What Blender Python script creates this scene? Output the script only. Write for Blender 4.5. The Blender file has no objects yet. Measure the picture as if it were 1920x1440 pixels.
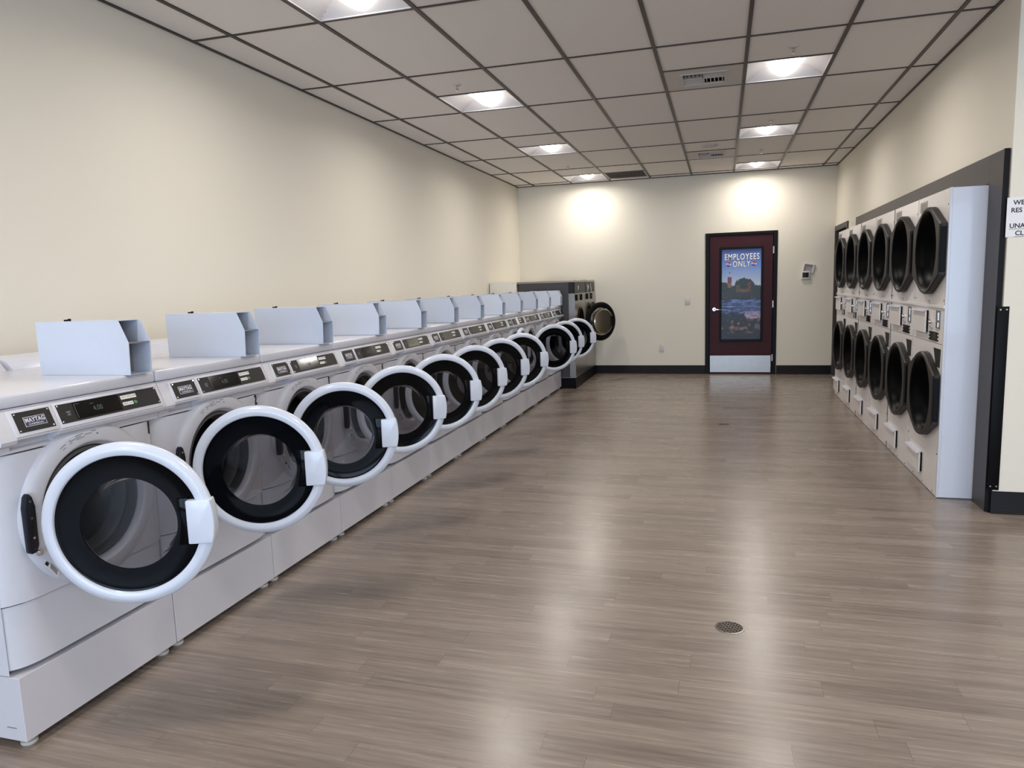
import bpy, bmesh, math, random
from mathutils import Matrix, Vector
random.seed(7)
S = bpy.context.scene
COL = S.collection
PI = math.pi

# ------------------------------------------------------------------ camera
CAM = Vector((2.8951, -11.593, 1.45216))
YAW, PITCH, ROLL, FPX = 0.284057, -0.134467, -0.0317107, 1359.32
fw = Vector((-math.sin(YAW) * math.cos(PITCH), math.cos(YAW) * math.cos(PITCH), math.sin(PITCH)))
rt = Vector((math.cos(YAW), math.sin(YAW), 0)); up = rt.cross(fw)
r2 = rt * math.cos(ROLL) + up * math.sin(ROLL); u2 = -rt * math.sin(ROLL) + up * math.cos(ROLL)
cam_d = bpy.data.cameras.new('camera'); cam = bpy.data.objects.new('camera', cam_d); COL.objects.link(cam)
cam_d.sensor_width = 36; cam_d.lens = FPX / 1920 * 36; cam_d.clip_start = .02; cam_d.clip_end = 200
M = Matrix((r2, u2, -fw)).transposed().to_4x4(); M.translation = CAM
cam.matrix_world = M
S.camera = cam

# ------------------------------------------------------------------ look and light
S.view_settings.view_transform = 'Standard'; S.view_settings.look = 'None'
S.view_settings.gamma = 1; S.view_settings.use_curve_mapping = False
S.view_settings.exposure = 0.0
LAMP = 9.0           # glow of every ceiling diffuser
LAMP_W = 15.0        # watts of light each fixture sends down into the room
LAMP_COL = (1.0, .945, .865)
DAY = 430.0          # daylight entering by the shop front behind the camera
w = bpy.data.worlds.new('world'); S.world = w; w.use_nodes = True
w.node_tree.nodes['Background'].inputs[0].default_value = (.55, .72, 1, 1)
w.node_tree.nodes['Background'].inputs[1].default_value = 1.2
al = bpy.data.lights.new('daylight', 'AREA'); al.shape = 'RECTANGLE'; al.size = 8.0; al.size_y = 2.5
al.energy = DAY; al.color = (.60, .76, 1.0)
alo = bpy.data.objects.new('daylight', al); COL.objects.link(alo)
alo.location = (4.2, -17.35, 1.5); alo.rotation_euler = (PI / 2, 0, 0)

# ------------------------------------------------------------------ materials
def srgb(r, g, b):
    return tuple(((c / 255) / 12.92 if c / 255 <= .04045 else ((c / 255 + .055) / 1.055) ** 2.4) for c in (r, g, b)) + (1,)
def mat(name, col, rough=.5, metal=0, spec=.5, coat=0, noise=0, nscale=40, bump=0, bscale=200):
    m = bpy.data.materials.new(name); m.use_nodes = True; nt = m.node_tree; b = nt.nodes['Principled BSDF']
    c = srgb(*col); b.inputs['Base Color'].default_value = c
    b.inputs['Roughness'].default_value = rough; b.inputs['Metallic'].default_value = metal
    b.inputs['Specular IOR Level'].default_value = spec; b.inputs['Coat Weight'].default_value = coat
    tc = nt.nodes.new('ShaderNodeTexCoord')
    n = nt.nodes.new('ShaderNodeTexNoise'); n.inputs['Scale'].default_value = nscale; n.inputs['Detail'].default_value = 4
    nt.links.new(tc.outputs['Object'], n.inputs['Vector'])
    mx = nt.nodes.new('ShaderNodeMix'); mx.data_type = 'RGBA'
    k = noise if noise else .02
    mx.inputs['A'].default_value = tuple(x * (1 - k) for x in c[:3]) + (1,)
    mx.inputs['B'].default_value = tuple(min(1, x * (1 + k)) for x in c[:3]) + (1,)
    nt.links.new(n.outputs['Fac'], mx.inputs['Factor']); nt.links.new(mx.outputs['Result'], b.inputs['Base Color'])
    if bump:
        n2 = nt.nodes.new('ShaderNodeTexNoise'); n2.inputs['Scale'].default_value = bscale; n2.inputs['Detail'].default_value = 3
        nt.links.new(tc.outputs['Object'], n2.inputs['Vector'])
        bp = nt.nodes.new('ShaderNodeBump'); bp.inputs['Strength'].default_value = bump; bp.inputs['Distance'].default_value = .002
        nt.links.new(n2.outputs['Fac'], bp.inputs['Height']); nt.links.new(bp.outputs['Normal'], b.inputs['Normal'])
    return m
def emis(name, col, s):
    m = bpy.data.materials.new(name); m.use_nodes = True; b = m.node_tree.nodes['Principled BSDF']
    b.inputs['Base Color'].default_value = (.9, .9, .9, 1)
    b.inputs['Emission Color'].default_value = tuple(col) + (1,); b.inputs['Emission Strength'].default_value = s
    return m
def glassy(name, tint, ior=1.5, rough=.02):
    m = bpy.data.materials.new(name); m.use_nodes = True; nt = m.node_tree; nt.nodes.clear()
    o = nt.nodes.new('ShaderNodeOutputMaterial'); t = nt.nodes.new('ShaderNodeBsdfTransparent'); g = nt.nodes.new('ShaderNodeBsdfGlossy')
    t.inputs['Color'].default_value = tuple(tint) + (1,); g.inputs['Roughness'].default_value = rough
    f = nt.nodes.new('ShaderNodeFresnel'); f.inputs['IOR'].default_value = ior; mx = nt.nodes.new('ShaderNodeMixShader')
    nt.links.new(f.outputs[0], mx.inputs[0]); nt.links.new(t.outputs[0], mx.inputs[1]); nt.links.new(g.outputs[0], mx.inputs[2])
    nt.links.new(mx.outputs[0], o.inputs['Surface'])
    return m

m_wall = mat('cream_wall_paint', (228, 222, 209), .75, spec=.3, noise=.015, nscale=1.2, bump=.15, bscale=140)
m_tile = mat('ceiling_tile', (222, 217, 213), .9, spec=.2, noise=.03, nscale=60, bump=.2, bscale=300)
m_tee = mat('bronze_ceiling_tee', (58, 50, 47), .45, spec=.4)
m_white = mat('white_enamel', (208, 209, 219), .24, spec=.5, coat=.2)
m_wplast = mat('white_door_plastic', (208, 214, 228), .22, spec=.5, coat=.2)
m_console = mat('white_console_plastic', (206, 206, 214), .32)
m_plinth = mat('white_powder_coated_steel', (205, 204, 212), .42)
m_coin = mat('white_coin_box_steel', (200, 207, 222), .38)
m_coin_in = mat('recess_shade_and_mark_grey', (128, 130, 140), .5)  # darker than the box: paints in the shade of its recess; also side marks
m_blackgl = mat('black_gloss_plastic', (3, 4, 7), .08, spec=.12)
m_black = mat('black_plastic', (10, 10, 12), .45, spec=.12)
m_charc = mat('charcoal_panel', (30, 29, 30), .4, spec=.3)
m_screen = mat('display_black_glass', (4, 4, 6), .08, spec=.6)
m_rubber = mat('grey_gasket_rubber', (66, 66, 69), .5)
m_drum = mat('stainless_drum', (120, 122, 126), .3, metal=1)
m_steel = mat('brushed_steel', (160, 155, 150), .3, metal=1, noise=.08, nscale=12)
m_chrome = mat('chrome', (215, 215, 218), .1, metal=1)
m_hinge = mat('dark_hinge_steel', (38, 40, 48), .25, metal=.6)
m_btn = mat('white_button', (222, 222, 215), .4)
m_green = mat('green_start_button', (60, 130, 75), .35)
m_digit = emis('display_digits', (.10, .16, .14), .35)
m_digit.node_tree.nodes['Principled BSDF'].inputs['Base Color'].default_value = (.02, .03, .03, 1)
m_ink = mat('black_ink', (22, 22, 26), .6)
m_greyink = mat('grey_ink', (105, 104, 110), .6)
m_redink = mat('red_ink', (150, 40, 36), .6)
m_navy = mat('navy_badge', (28, 34, 84), .35)
m_badgewhite = mat('badge_white', (215, 213, 210), .35)
m_dryer = mat('dryer_white_enamel', (226, 221, 221), .32, coat=.2)
m_dside = mat('dryer_side_enamel', (214, 217, 228), .3, coat=.2)
m_ddoor = mat('black_dryer_door', (38, 35, 34), .45, spec=.25)
m_ddish = mat('black_smoked_door_dish', (3, 3, 5), .38, spec=.06)
m_frame = mat('dark_bronze_laminate', (70, 66, 66), .45, spec=.3, noise=.05, nscale=6)
m_frame_in = mat('black_door_frame_paint', (18, 16, 17), .45, spec=.15)
m_base = mat('black_rubber_baseboard', (18, 18, 22), .42, spec=.15, noise=.1, nscale=8)
m_maroon = mat('maroon_door_paint', (60, 22, 29), .45, spec=.2, noise=.05, nscale=10)
m_paper = mat('white_paper', (232, 230, 234), .7)
m_vent = mat('painted_vent_metal', (190, 184, 180), .6)
m_dark = mat('dark_void', (9, 8, 9), .8)
m_housing = mat('white_troffer_enamel', (188, 186, 189), .6)
m_bw_side = mat('dark_grey_machine_side', (62, 59, 60), .45)
m_redbulb = mat('red_sprinkler_bulb', (170, 60, 50), .3)
m_plate = mat('white_wall_plate', (206, 202, 200), .5)
m_foot = mat('pale_levelling_foot', (190, 186, 180), .5)
m_lamp = emis('lit_diffuser', LAMP_COL, LAMP)
m_window = glassy('dark_tinted_door_window', (.43, .43, .45), 1.35)
m_bowl = glassy('clear_glass_bowl', (.80, .80, .83), 1.12)
m_clear = glassy('clear_glass', (.95, .97, .97), 1.3)

def floor_mat():
    m = bpy.data.materials.new('grey_brown_vinyl_planks'); m.use_nodes = True; nt = m.node_tree; L = nt.links.new; N = nt.nodes.new
    b = nt.nodes['Principled BSDF']; tc = N('ShaderNodeTexCoord')
    RH, PL = .1016, .914
    def math_(op, x=None, y=None):
        n = N('ShaderNodeMath'); n.operation = op
        for i, v in enumerate((x, y)):
            if v is None: continue
            if isinstance(v, (int, float)): n.inputs[i].default_value = v
            else: L(v, n.inputs[i])
        return n.outputs[0]
    sx = N('ShaderNodeSeparateXYZ'); L(tc.outputs['Object'], sx.inputs[0])
    ry = math_('DIVIDE', sx.outputs['Y'], RH); row = math_('FLOOR', ry)
    wr = N('ShaderNodeTexWhiteNoise'); wr.noise_dimensions = '1D'; L(row, wr.inputs['W'])
    rx = math_('ADD', math_('DIVIDE', sx.outputs['X'], PL), wr.outputs['Value']); colm = math_('FLOOR', rx)
    cb = N('ShaderNodeCombineXYZ'); L(row, cb.inputs[0]); L(colm, cb.inputs[1])
    wp = N('ShaderNodeTexWhiteNoise'); wp.noise_dimensions = '2D'; L(cb.outputs[0], wp.inputs['Vector'])
    fy = math_('FRACT', ry); fx = math_('FRACT', rx)
    ey = math_('LESS_THAN', math_('MINIMUM', fy, math_('SUBTRACT', 1.0, fy)), .008)
    ex = math_('LESS_THAN', math_('MINIMUM', fx, math_('SUBTRACT', 1.0, fx)), .0012)
    seam = math_('MAXIMUM', math_('MULTIPLY', ey, .45), math_('MULTIPLY', ex, .8))
    # streaky grain along the planks
    sc = N('ShaderNodeVectorMath'); sc.operation = 'MULTIPLY'; sc.inputs[1].default_value = (1.3, 30, 1); L(tc.outputs['Object'], sc.inputs[0])
    ad = N('ShaderNodeVectorMath'); ad.operation = 'ADD'; L(sc.outputs[0], ad.inputs[0])
    cm = N('ShaderNodeVectorMath'); cm.operation = 'MULTIPLY'; cm.inputs[1].default_value = (7, 7, 7); L(wp.outputs['Color'], cm.inputs[0]); L(cm.outputs[0], ad.inputs[1])
    n1 = N('ShaderNodeTexNoise'); n1.inputs['Scale'].default_value = 1.5; n1.inputs['Detail'].default_value = 8; n1.inputs['Roughness'].default_value = .65; L(ad.outputs[0], n1.inputs['Vector'])
    sc2 = N('ShaderNodeVectorMath'); sc2.operation = 'MULTIPLY'; sc2.inputs[1].default_value = (9, 160, 1); L(tc.outputs['Object'], sc2.inputs[0])
    n2 = N('ShaderNodeTexNoise'); n2.inputs['Scale'].default_value = 1; n2.inputs['Detail'].default_value = 4; L(sc2.outputs[0], n2.inputs['Vector'])
    n3 = N('ShaderNodeTexNoise'); n3.inputs['Scale'].default_value = .8; n3.inputs['Detail'].default_value = 2; L(ad.outputs[0], n3.inputs['Vector'])
    a = N('ShaderNodeMath'); a.operation = 'MULTIPLY_ADD'; a.inputs[1].default_value = .62; L(n1.outputs['Fac'], a.inputs[0])
    a2 = N('ShaderNodeMath'); a2.operation = 'MULTIPLY'; a2.inputs[1].default_value = .22; L(n2.outputs['Fac'], a2.inputs[0]); L(a2.outputs[0], a.inputs[2])
    sp = wp
    a3 = N('ShaderNodeMath'); a3.operation = 'MULTIPLY_ADD'; a3.inputs[1].default_value = .12; L(wp.outputs['Value'], a3.inputs[0]); L(a.outputs[0], a3.inputs[2])
    cr = N('ShaderNodeValToRGB'); e = cr.color_ramp; e.elements[0].position = .27; e.elements[0].color = srgb(99, 89, 82); e.elements[1].position = .80; e.elements[1].color = srgb(163, 151, 141)
    x = e.elements.new(.5); x.color = srgb(132, 120, 111)
    L(a3.outputs[0], cr.inputs[0])
    mx = N('ShaderNodeMix'); mx.data_type = 'RGBA'; mx.inputs['B'].default_value = srgb(74, 66, 61); L(cr.outputs[0], mx.inputs['A'])
    mf = N('ShaderNodeMath'); mf.operation = 'MULTIPLY'; mf.inputs[1].default_value = .55; L(seam, mf.inputs[0]); L(mf.outputs[0], mx.inputs['Factor'])
    L(mx.outputs['Result'], b.inputs['Base Color'])
    rr = N('ShaderNodeMapRange'); rr.inputs[3].default_value = .19; rr.inputs[4].default_value = .33; L(n1.outputs['Fac'], rr.inputs[0]); L(rr.outputs[0], b.inputs['Roughness'])
    b.inputs['Specular IOR Level'].default_value = .5
    bp = N('ShaderNodeBump'); bp.inputs['Strength'].default_value = .12; bp.inputs['Distance'].default_value = .001; L(a.outputs[0], bp.inputs['Height']); L(bp.outputs['Normal'], b.inputs['Normal'])
    return m
m_floor = floor_mat()

# ------------------------------------------------------------------ mesh helpers
class MB:
    def __init__(s): s.bm = bmesh.new()
    def box(s, x0, x1, y0, y1, z0, z1, bev=0, seg=2, skip=()):
        b = bmesh.new()
        v = [b.verts.new(c) for c in ((x0,y0,z0),(x1,y0,z0),(x1,y1,z0),(x0,y1,z0),(x0,y0,z1),(x1,y0,z1),(x1,y1,z1),(x0,y1,z1))]
        F = {'-z':(0,3,2,1),'+z':(4,5,6,7),'-y':(0,1,5,4),'+x':(1,2,6,5),'+y':(2,3,7,6),'-x':(3,0,4,7)}
        for k, f in F.items():
            if k not in skip: b.faces.new([v[i] for i in f])
        if bev: bmesh.ops.bevel(b, geom=b.edges[:], offset=bev, segments=seg, affect='EDGES', profile=.5)
        s.add(b); return s
    def add(s, b, M=None):
        if M is not None: bmesh.ops.transform(b, matrix=M, verts=b.verts)
        me = bpy.data.meshes.new('t'); b.to_mesh(me); b.free(); s.bm.from_mesh(me); bpy.data.meshes.remove(me); return s
    def prism(s, pts, axis, a, b_, bev=0, seg=2):
        # pts: 2-D outline; axis: 'x','y','z' extrusion axis. axis y -> pts (x,z); x -> (y,z); z -> (x,y)
        def P(p, t): return {'y': (p[0], t, p[1]), 'x': (t, p[0], p[1]), 'z': (p[0], p[1], t)}[axis]
        b = bmesh.new(); n = len(pts)
        A = [b.verts.new(P(p, a)) for p in pts]; B = [b.verts.new(P(p, b_)) for p in pts]
        b.faces.new(A); b.faces.new(B[::-1])
        for i in range(n): b.faces.new((A[i], B[i], B[(i+1) % n], A[(i+1) % n]))
        bmesh.ops.recalc_face_normals(b, faces=b.faces)
        if bev: bmesh.ops.bevel(b, geom=b.edges[:], offset=bev, segments=seg, affect='EDGES', profile=.5, clamp_overlap=True)
        return s.add(b)
    def lathe(s, prof, c, axis='x', n=64, close=False):
        # prof: (radius, height along axis)
        b = bmesh.new(); rings = []
        for r, h in prof:
            if r < 1e-5:
                p = [b.verts.new(s._ax(0, 0, h, c, axis))]
            else: p = [b.verts.new(s._ax(r*math.cos(t), r*math.sin(t), h, c, axis)) for t in (2*PI*i/n for i in range(n))]
            rings.append(p)
        if close: rings.append(rings[0])
        for A, B in zip(rings[:-1], rings[1:]):
            for i in range(n):
                j = (i+1) % n
                if len(A) == 1 and len(B) == 1: continue
                if len(A) == 1: b.faces.new((A[0], B[i], B[j]))
                elif len(B) == 1: b.faces.new((A[i], A[j], B[0]))
                else: b.faces.new((A[i], A[j], B[j], B[i]))
        bmesh.ops.recalc_face_normals(b, faces=b.faces)
        return s.add(b)
    @staticmethod
    def _ax(u, v, h, c, axis):
        return {'x': (c[0]+h, c[1]+u, c[2]+v), 'y': (c[0]+u, c[1]+h, c[2]+v), 'z': (c[0]+u, c[1]+v, c[2]+h)}[axis]
    def cyl(s, c, r, h, axis='x', n=24):
        return s.lathe([(0, 0), (r, 0), (r, h), (0, h)], c, axis, n)
    def quad(s, *p):
        b = bmesh.new(); b.faces.new([b.verts.new(q) for q in p]); return s.add(b)
    def text(s, body, size, M, ext=.0004, off=0, align='CENTER', sx=1.0, sp=1.0):
        cu = bpy.data.curves.new('t', 'FONT'); cu.body = body; cu.size = size; cu.extrude = ext; cu.offset = off
        cu.space_character = sp; cu.align_x = align; cu.align_y = 'CENTER'; cu.resolution_u = 3
        o = bpy.data.objects.new('t', cu); COL.objects.link(o); bpy.context.view_layer.update()
        me = bpy.data.meshes.new_from_object(o.evaluated_get(bpy.context.evaluated_depsgraph_get()))
        b = bmesh.new(); b.from_mesh(me); bpy.data.objects.remove(o); bpy.data.curves.remove(cu); bpy.data.meshes.remove(me)
        return s.add(b, M @ Matrix.Diagonal((sx, 1, 1, 1)))
    def obj(s, name, m, parent=None, loc=None, smooth=True, ang=.6, rot=None):
        me = bpy.data.meshes.new(name)
        bmesh.ops.remove_doubles(s.bm, verts=s.bm.verts, dist=1e-6)
        if loc is not None: bmesh.ops.translate(s.bm, verts=s.bm.verts, vec=-Vector(loc))
        s.bm.to_mesh(me); s.bm.free()
        for k in (m if isinstance(m, (list, tuple)) else [m]): me.materials.append(k)
        if smooth:
            for p in me.polygons: p.use_smooth = True
            me.set_sharp_from_angle(angle=ang)
        o = bpy.data.objects.new(name, me); COL.objects.link(o)
        if loc is not None: o.location = loc
        if parent: o.parent = parent
        return o
def frame(o, xa, ya):
    "matrix whose local x,y axes are xa,ya and z their cross product"
    xa = Vector(xa).normalized(); ya = Vector(ya).normalized(); za = xa.cross(ya)
    m = Matrix((xa, ya, za)).transposed().to_4x4(); m.translation = Vector(o); return m
def thing(name, loc, label, cat, group=None):
    o = bpy.data.objects.new(name, None); COL.objects.link(o); o.location = loc; o.empty_display_size = .1
    o['label'] = label; o['category'] = cat
    if group: o['group'] = group
    return o
def tag(o, label, cat, group=None):
    o['label'] = label; o['category'] = cat
    if group: o['group'] = group
    return o
def struct(o, label=None):
    o['kind'] = 'structure'
    if label: o['label'] = label
    return o
def kids(o): return [c for c in list(COL.objects) if c.parent == o]
def copy_tree(o, parent=None):
    c = o.copy(); COL.objects.link(c); c.parent = parent
    for k in kids(o): copy_tree(k, c)
    return c

# ------------------------------------------------------------------ the room
XL, XR, H = -.29, 4.47, 3.0205
YC = -6.72            # outside corner of the right wall
XW, YF = 9.0, -17.0   # the wider front of the shop, behind the camera's right
struct(MB().box(XL-.2, XW+.2, YF-.2, .2, -.12, 0).obj('floor', m_floor, smooth=False), 'floor of grey brown wood look vinyl planks')
struct(MB().box(XL-.15, XL, YF, .0, 0, H+.2).obj('wall_left', m_wall, smooth=False), 'long cream wall behind the washers')
# back wall with the door's hole
b = MB(); b.box(XL-.15, 2.66, 0, .15, 0, H+.2); b.box(3.67, XR+.15, 0, .15, 0, H+.2); b.box(2.66, 3.67, 0, .15, 2.13, H+.2)
struct(b.obj('wall_back', m_wall, smooth=False), 'cream back wall with the maroon door')
# right wall: doorway near the back, opening for the dryers
b = MB(); T = .12
b.box(XR, XR+T, -.07, 0, 0, H+.2); b.box(XR, XR+T, -1.10, -.07, 2.13, H+.2); b.box(XR, XR+T, -1.90, -1.10, 0, H+.2)
b.box(XR, XR+T, -6.50, -1.90, 2.0, H+.2); b.box(XR, XR+T, YC, -6.50, 0, H+.2)
b.box(XR+T, XW, YC, YC+T, 0, H+.2)
struct(b.obj('wall_right', m_wall, smooth=False), 'cream right wall around the row of dryers')
struct(MB().box(XW, XW+.15, YF, YC+T, 0, H+.2).obj('wall_far_right', m_wall, smooth=False), 'cream side wall of the wider shop front')
# closet behind the dryers and behind the side doorway
b = MB(); b.box(5.6, 5.65, YC+T, 0, 0, H+.2); b.box(XR+T, 5.6, -.02, .0, 0, H+.2)
struct(b.obj('wall_closet', m_dark, smooth=False), 'dark service space behind the dryers')
# shop front with windows, behind the camera
b = MB(); b.box(XL-.15, XW+.15, YF-.15, YF, 2.75, H+.2); b.box(XL-.15, XW+.15, YF-.15, YF, 0, .25)
for x in (XL-.15, 2.0, 4.3, 6.6, XW-.02): b.box(x, x+.15, YF-.15, YF, .25, 2.75)
struct(b.obj('wall_front', m_wall, smooth=False), 'glazed shop front wall')
for i, x in enumerate((XL, 2.15, 4.45, 6.75)):
    x1 = (2.0, 4.3, 6.6, XW-.02)[i]
    struct(MB().box(x, x1, YF-.08, YF-.07, .25, 2.75).obj('window_%d' % (i+1), m_clear, smooth=False), 'clear shop front window pane')
# ceiling: tiles on a dark grid, holes where lights and grilles sit
GX = [XL] + [.6096*i for i in range(0, 8)] + [XR]
GX_W = GX[:-1] + [.6096*i for i in range(8, 15)] + [XW]
Y0 = -6.33835
GY = [Y0 + 1.2192*k for k in range(-8, 6)]      # cross tees
lights = []
for n in range(0, 7):
    yc = Y0 + 1.2192*5 - .3048 - 2.4384*n
    for j, c in enumerate((1, 5, 9, 13)):
        if c > 7 and yc > YC: continue
        if yc < YF+.4: continue
        lights.append((.6096*c + .3048, yc, n, j))
vents = [(2.7432, Y0 + 1.2192*1 - .3048), (2.7432, Y0 + 1.2192*4 - .3048)]
ret = (1.524, Y0 + 1.2192*5 - .3048)
holes = [(x, y) for x, y, _, _ in lights] + vents + [ret]
ylines = sorted([YF, 0.0] + GY + [g - .6096 for g in GY] )
b = MB(); bm = b.bm
def inhole(x, y): return any(abs(x-hx) < .29 and abs(y-hy) < .29 for hx, hy in holes)
for i in range(len(GX_W)-1):
    for j in range(len(ylines)-1):
        x0, x1, y0, y1 = GX_W[i], GX_W[i+1], ylines[j], ylines[j+1]
        if y1 > YC+.05 and x0 > 4.3: continue
        if y1 > YC+.05: x1 = min(x1, XR)
        if not inhole((x0+x1)/2, (y0+y1)/2): b.box(x0, x1, y0, y1, H+.004, H+.02)
b.box(XR-.01, XW, YC-.62, YC, H+.005, H+.02)
struct(b.obj('ceiling', m_tile, smooth=False), 'suspended ceiling of pale grey tiles')
struct(MB().box(XL-.15, XW+.15, YF-.15, .15, H+.2, H+.25).obj('ceiling_sky_blocker', m_dark, smooth=False), 'unseen dark slab added above the ceiling tiles to block sky light')  # added cap, keeps sky from leaking in at the vent holes
struct(MB().box(2.4, 3.9, .15, .2, 0, 2.4).obj('wall_behind_door', m_dark, smooth=False), 'dark room behind the maroon door')  # added panel, shuts out sky seen through the door gaps
b = MB(); t = .0125
for x in GX_W[1:-1]:
    b.box(x-t, x+t, YF, 0 if x < XR else YC, H-.004, H+.03)
for y in GY: b.box(XL, XR if y > YC else XW, y-.008, y+.008, H-.003, H+.03)
for hx, hy in holes: b.box(hx-.3048, hx+.3048, hy-.3048-.008, hy-.3048+.008, H-.003, H+.03)
for e in ((XL, XL+.02, YF, 0), (XR-.02, XR, YC, 0), (XL, XR, -.02, 0), (XR-.02, XW, YC-.02, YC)): b.box(*e, H-.005, H+.03)
struct(b.obj('trim_1', m_tee, smooth=False), 'dark bronze grid of the suspended ceiling')

# baseboards
BH = .135
def cove(b, p0, p1, n):
    "baseboard run from p0 to p1 on the floor, n = outward normal"
    d = (Vector(p1) - Vector(p0)); L = d.length; d.normalize(); n = Vector(n)
    pr = [(0, 0), (.022, 0), (.012, .006), (.007, .016), (.006, BH-.003), (.004, BH), (0, BH)]
    bb = bmesh.new(); A = []; B = []
    for o, z in pr:
        A.append(bb.verts.new((p0[0]+n[0]*o, p0[1]+n[1]*o, z))); B.append(bb.verts.new((p1[0]+n[0]*o, p1[1]+n[1]*o, z)))
    for i in range(len(pr)): bb.faces.new((A[i], B[i], B[(i+1) % len(pr)], A[(i+1) % len(pr)]))
    bb.faces.new(A); bb.faces.new(B[::-1]); bmesh.ops.recalc_face_normals(bb, faces=bb.faces); b.add(bb)
b = MB(); cove(b, (XL, 0), (2.645, 0), (0, -1)); cove(b, (3.685, 0), (XR, 0), (0, -1))
struct(b.obj('baseboard_back', m_base), 'black rubber baseboard on the back wall')
b = MB(); cove(b, (XL, YF), (XL, 0), (1, 0)); struct(b.obj('baseboard_left', m_base), 'black rubber baseboard on the left wall')
b = MB(); cove(b, (XR-.008, YC), (XW, YC), (0, -1)); cove(b, (XR, -6.70), (XR, YC-.006), (-1, 0)); cove(b, (XR, -1.85), (XR, -1.15), (-1, 0))
struct(b.obj('baseboard_right', m_base), 'black rubber baseboard at the right corner')

# dark laminate surround of the dryer opening
b = MB(); FX0 = 4.437
b.box(FX0, XR+.001, -6.70, -6.47, 0, 2.14, .002); b.box(FX0, XR+.001, -6.47, -1.85, 1.972, 2.14, .002); b.box(FX0, XR+.001, -1.93, -1.85, 0, 1.972, .002)
struct(b.obj('trim_2', m_frame, smooth=False), 'dark bronze surround framing the dryer opening')
b = MB(); b.box(FX0-.001, XR-.006, -6.7035, -6.7002, 0, 2.141); struct(b.obj('trim_3', m_frame_in, smooth=False), 'black edge band of the dryer surround')
# black post edge on the corner and the metal corner guard
g = thing('corner_guard', (4.47, YC-.01, BH), 'black metal corner guard screwed to the right wall corner', 'corner guard')
gb = MB(); gb.box(4.440, 4.501, YC-.0035, YC-.0005, .142, 1.243, .001); gb.box(4.462, 4.4695, YC-.002, YC+.028, .142, 1.243, .001)
gb.obj('plate', m_black, None).parent = g
for c in g.children: c.location = -g.location
for (x, z) in ((4.455, 1.225), (4.487, 1.225), (4.487, .165), (4.455, .165)):
    s = MB().lathe([(0, -.003), (.004, -.003), (.006, 0), (0, 0)], (0, 0, 0), 'y', 12).obj('screw', m_steel, g)
    s.location = (x-g.location.x, YC-.0035-g.location.y, z-g.location.z)
# paper notice
pt = thing('paper_notice', (4.60, YC-.002, 1.75), 'white printed paper notice taped on the wall at the right edge', 'notice')
ly = YC-.002
def P(o, par): o.parent = par; o.location = -par.location if par.type == 'EMPTY' else Vector((0, 0, 0)); return o
P(MB().box(4.458, 4.74, YC-.0022, YC-.0008, 1.640, 1.862).obj('sheet', m_paper, smooth=False), pt)
def signline(txt, x, z, size):
    b = MB(); b.text(txt, size, frame((x, YC-.0026, z), (1, 0, 0), (0, 0, 1)), ext=.0002, off=size*.022, align='LEFT', sx=1.0)
    if z < 1.71: b.box(x-.002, 4.56, YC-.0028, YC-.0024, z-.0185, z-.0165)
    P(b.obj('printed_line', m_ink, smooth=False), pt)
signline('WE', 4.489, 1.832, .036); signline('RES', 4.479, 1.789, .036); signline('UNA', 4.475, 1.702, .036); signline('CL', 4.505, 1.660, .036)

# ------------------------------------------------------------------ doors
d1 = thing('door_1', (3.165, 0, 0), 'maroon door with a river picture poster and steel kick plate', 'door'); d1['kind'] = 'structure'
b = MB(); b.box(2.645, 2.705, -.014, .12, 0, 2.145, .002); b.box(3.622, 3.68, -.014, .12, 0, 2.145, .002); b.box(2.705, 3.622, -.014, .12, 2.103, 2.145, .002)
P(b.obj('door_frame', m_frame_in, smooth=False), d1)
b = MB(); b.box(2.712, 2.865, .005, .05, .012, 2.098); b.box(3.473, 3.615, .005, .05, .012, 2.098); b.box(2.865, 3.473, .005, .05, .012, .510); b.box(2.865, 3.473, .005, .05, 1.918, 2.098)
leaf = P(b.obj('door_leaf', m_maroon, smooth=False), d1)
b = MB(); 
for e in ((2.853, 2.885, .498, 1.93), (3.453, 3.485, .498, 1.93), (2.885, 3.453, .498, .532), (2.885, 3.453, 1.896, 1.93)): b.box(e[0], e[1], -.006, .056, e[2], e[3], .003)
P(b.obj('window_frame', m_frame_in, smooth=False), d1)
P(MB().box(2.88, 3.46, .022, .03, .52, 1.91).obj('glass', m_dark, smooth=False), d1)
P(MB().box(2.718, 3.606, .0015, .0052, .028, .285, .001).obj('kick_plate', m_steel, smooth=False), d1)
P(MB().box(2.712, 3.615, .0, .05, .002, .012).obj('door_sweep', m_maroon, smooth=False), d1)
b = MB(); b.lathe([(0, -.012), (.026, -.012), (.033, -.004), (.033, .005)], (2.778, 0, .998), 'y', 32); b.cyl((2.778, -.05, .998), .011, .045, 'y')
b.prism([(2.768, .987), (2.80, .985), (2.885, .988), (2.888, .996), (2.80, 1.006), (2.772, 1.010)], 'y', -.062, -.045, .004)
P(b.obj('lever_handle', m_chrome), d1)
for z in (1.862, 1.06, .252):
    b = MB(); b.cyl((3.6185, -.010, z-.055), .0075, .11, 'z', 16); b.box(3.6185, 3.632, -.017, -.013, z-.05, z+.05)
    P(b.obj('hinge', m_steel), d1)

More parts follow.
